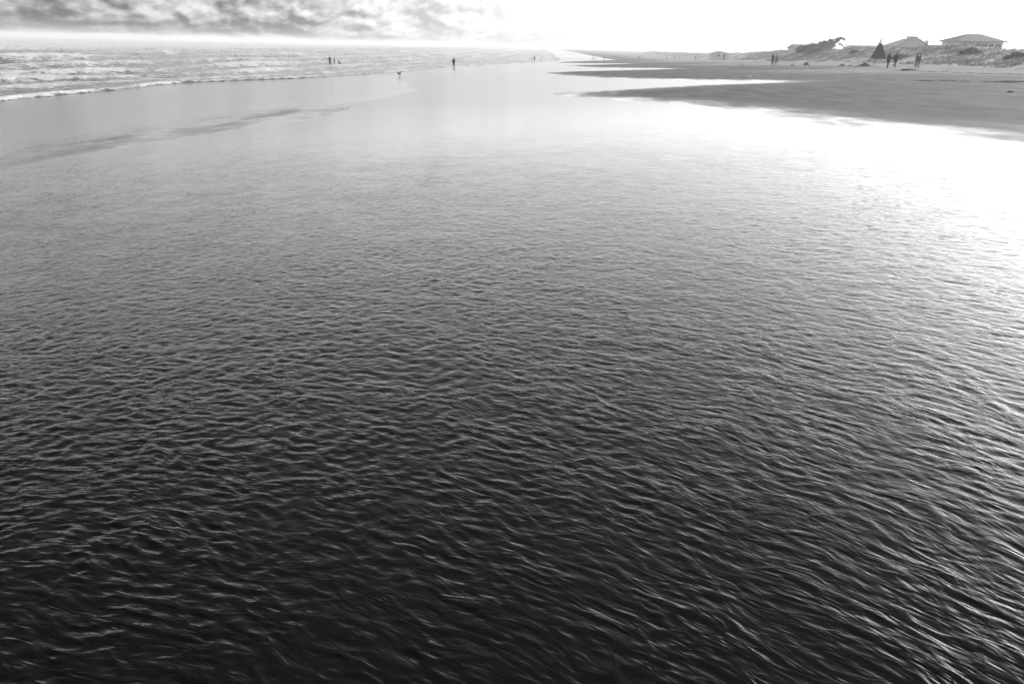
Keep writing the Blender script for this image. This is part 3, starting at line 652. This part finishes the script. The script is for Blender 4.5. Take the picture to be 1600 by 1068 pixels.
def dog():
    q = at(530, 104.2); gz = max(ground_z(q[0], q[1]), sea_bvh.ray_cast(Vector((q[0], q[1], 20)), Vector((0, 0, -1)))[0].z - .04); o = empty('dog', (q[0], q[1], gz), math.radians(90)); b = MB()   # local +y faces seaward (left)
    b.cap((0, -.28, .17), .15, (0, .05, .42), .125).cap((0, .05, .42), .12, (0, .13, .56), .085).cap((0, .13, .54), .085, (0, .16, .68), .065)
    b.blob((0, .20, .74), (.075, .095, .075)).cap((0, .26, .72), .05, (0, .36, .69), .033)
    for s in (-1, 1):
        b.cap((.07 * s, .16, .70 + .06), .03, (.085 * s, .13, .85), .012, 6)
        b.cap((.075 * s, .09, .40), .055, (.075 * s, .10, .20), .038).cap((.075 * s, .10, .20), .036, (.075 * s, .10, .04), .028).cap((.075 * s, .10, .03), .03, (.075 * s, .17, .025), .026)
        b.cap((.10 * s, -.26, .20), .10, (.12 * s, -.04, .17), .06).cap((.12 * s, -.04, .17), .05, (.12 * s, -.22, .05), .035).cap((.12 * s, -.22, .04), .034, (.12 * s, -.05, .03), .028)
    b.cap((0, -.40, .10), .04, (0, -.60, .05), .03).cap((0, -.60, .05), .03, (0, -.82, .06), .015)
    b.build('body', plain('dog_fur', .04, .9, .3, 15), o, True, .018)
    tag(o, 'dark dog sitting in the surf beside the child', 'dog')
dog()
def gull():
    q = at(624, 119.5); gz = ground_z(q[0], q[1]); o = empty('gull', (q[0], q[1], gz + .05), math.radians(60)); b = MB()
    b.blob((0, 0, .18), (.07, .17, .075)).cap((0, .12, .22), .05, (0, .19, .29), .042).blob((0, .2, .3), (.04, .05, .04)).cap((0, .24, .295), .014, (0, .31, .285), .006, 6).cap((0, -.14, .18), .05, (0, -.28, .19), .02, 8)
    for s in (-1, 1): b.cap((.03 * s, 0, .13), .012, (.03 * s, .01, .01), .008, 6)
    b.build('body', plain('gull_dark', .03, .7, .2), o, True, .012)
    for s in (-1, 1):
        w = MB(); w.add([(.04*s,.1,.22),(.25*s,.14,.40),(.5*s,-.02,.50),(.25*s,-.08,.38),(.04*s,-.1,.21)] + [(.04*s,.1,.235),(.25*s,.14,.415),(.5*s,-.02,.51),(.25*s,-.08,.395),(.04*s,-.1,.225)],
            [(0,1,3,4),(1,2,3),(5,9,8,6),(6,8,7),(0,5,6,1),(1,6,7,2),(2,7,8,3),(3,8,9,4),(4,9,5,0)]); w.build('wing', plain('gull_pale', .5, .7, .1), o)
    tag(o, 'gull raising its wings at the edge of the wash', 'bird')
gull()

# ------------------------------------------------------------------ wrack on the dry sand
WRACK = bpy.data.materials['seaweed']
def clump(px, py, w, h, label, mat=WRACK):
    q = at(px, py); m = MB(); vs = []; fs = []; nu, nv = 14, 5; ph = random.uniform(0, 6)
    for j in range(nv + 1):
        for i in range(nu):
            a = 2 * math.pi * i / nu; rr = j / nv; k = 1 + .25 * math.sin(2 * a + ph) + .18 * math.sin(5 * a + 2 * ph)
            vs.append((math.cos(a) * w / 2 * rr * k, math.sin(a) * w / 3 * rr * k, h * (1 - rr ** 1.6) * (1 + .4 * math.sin(4 * a + ph) * rr) - .03 * rr))
    for j in range(nv):
        for i in range(nu): fs.append((j*nu+i, (j+1)*nu+i, (j+1)*nu+(i+1)%nu, j*nu+(i+1)%nu))
    for k in range(6):
        a = random.uniform(0, 6.28); m.tube([(math.cos(a)*w*.2, math.sin(a)*w*.15, h*.6), (math.cos(a)*w*.4, math.sin(a)*w*.3, h*.7), (math.cos(a)*w*.62, math.sin(a)*w*.4, .01)], [.025, .02, .01], 5)
    o = m.add(vs, fs).build('seaweed_clump', mat, None, True); o.location = (q[0], q[1], ground_z(q[0], q[1]) + .005); tag(o, label, 'seaweed', 'seaweed clumps on the dry sand')
clump(1158.5, 101.2, .8, .14, 'flat seaweed clump between the beach hut and the coated pair')
clump(1238, 103.2, .75, .16, 'low seaweed clump just inland of the coated pair')
clump(1260, 102.6, .95, .42, 'tallest seaweed clump, halfway from the coated pair to the shelter')
clump(1316, 103.6, .9, .24, 'rounded seaweed clump nearer the shelter than the coated pair')
clump(1328, 104.0, .7, .14, 'small flat seaweed clump close to the big heap at the shelter')
clump(1422, 111, 1.6, .16, 'wide flat seaweed clump just in front of the arm in arm pair')
clump(1578, 146, .24, .06, 'lone seaweed clump on open sand well below the dunes')
clump(979, 94.4, 1.6, .3, 'far seaweed clump at the sand spit near the tiny standing figure')
clump(1109, 92.8, 1.4, .35, 'seaweed clump beside the small beach hut')
q = at(1164, 121.8); o = empty('driftwood', (q[0], q[1], ground_z(q[0], q[1]) + .03), .2)
dm_ = plain('bleached_wood', .75, .8, .1, 8, .3)
MB().tube([(-.5, 0, .03), (-.2, .02, .0), (.2, -.02, .0), (.5, 0, .03)], [.045, .04, .04, .05], 8).build('stem', dm_, o, True)
for s in (-1, 1): MB().tube([(.45 * s, 0, .02), (.56 * s, .05, .10)], [.04, .02], 6).build('branch', dm_, o, True)
tag(o, 'bleached white driftwood stick lying on the damp sandbar', 'driftwood')

q = at(1276, 328); m = MB(); m.blob((0, 0, 0), (.012, .01, .017), 9, 6); o = m.build('pebble', WRACK, None, True); o.location = (q[0], q[1], float(zb(q[0], q[1])) - .02)
m.blob((.006, .003, .006), (.007, .007, .007), 8, 5)
o.scale = (1, 1, 1.6); tag(o, 'small dark pebble breaking the surface of the shallow water', 'pebble')
def wrack_line(a, b, n, spread, label):
    A0, B0 = at(*a), at(*b); m = MB()
    for _ in range(n):
        t = random.random(); x = A0[0] + (B0[0] - A0[0]) * t; y = A0[1] + (B0[1] - A0[1]) * t + random.gauss(0, spread) + 1.2 * math.sin(t * 9)
        if math.sin(t * 23 + a[0]) + math.sin(t * 57) < -.5: continue
        z = ground_z(x, y); w = random.uniform(.08, .32); h = random.uniform(.02, .06); r_ = random.uniform(0, 6.28); c, s_ = math.cos(r_), math.sin(r_)
        m.add([(x - w * c, y - w * s_, z), (x + .4 * w * s_, y - .4 * w * c, z), (x + w * c, y + w * s_, z), (x - .4 * w * s_, y + .4 * w * c, z), (x, y, z + h)], [(0, 1, 4), (1, 2, 4), (2, 3, 4), (3, 0, 4)])
    o = m.build('wrack_line', WRACK, None); tag(o, label, 'seaweed', kind='stuff')
wrack_line((1440, 127.5), (1640, 130), 240, .5, 'broken line of dark wrack across the upper sand below the dunes')
wrack_line((1140, 107), (1340, 109.5), 300, .8, 'broken line of dark wrack below the coated pair')
wrack_line((1150, 102.5), (1400, 106.5), 260, 1.6, 'scattered dark wrack bits between the seaweed clumps')
wrack_line((1380, 111), (1640, 119), 200, 1.2, 'scattered dark wrack bits along the dune foot')
wrack_line((1020, 97.5), (1140, 99.5), 260, 2.5, 'faint dark wrack line on the far sand spit')

# ------------------------------------------------------------------ sea haze
hz = MB().box(-3300, 3300, -120, 3300, -5, 8.6)
hm = bpy.data.materials.new('haze'); hm.use_nodes = True; nt = hm.node_tree; nt.nodes.clear()
vo = nt.nodes.new('ShaderNodeVolumePrincipled'); vo.inputs['Color'].default_value = (1, 1, 1, 1); vo.inputs['Density'].default_value = .0007; vo.inputs['Anisotropy'].default_value = .25
ou = nt.nodes.new('ShaderNodeOutputMaterial'); nt.links.new(vo.outputs[0], ou.inputs['Volume'])
ho = hz.build('haze', hm); tag(ho, 'pale sea haze over the beach', 'haze', kind='stuff')
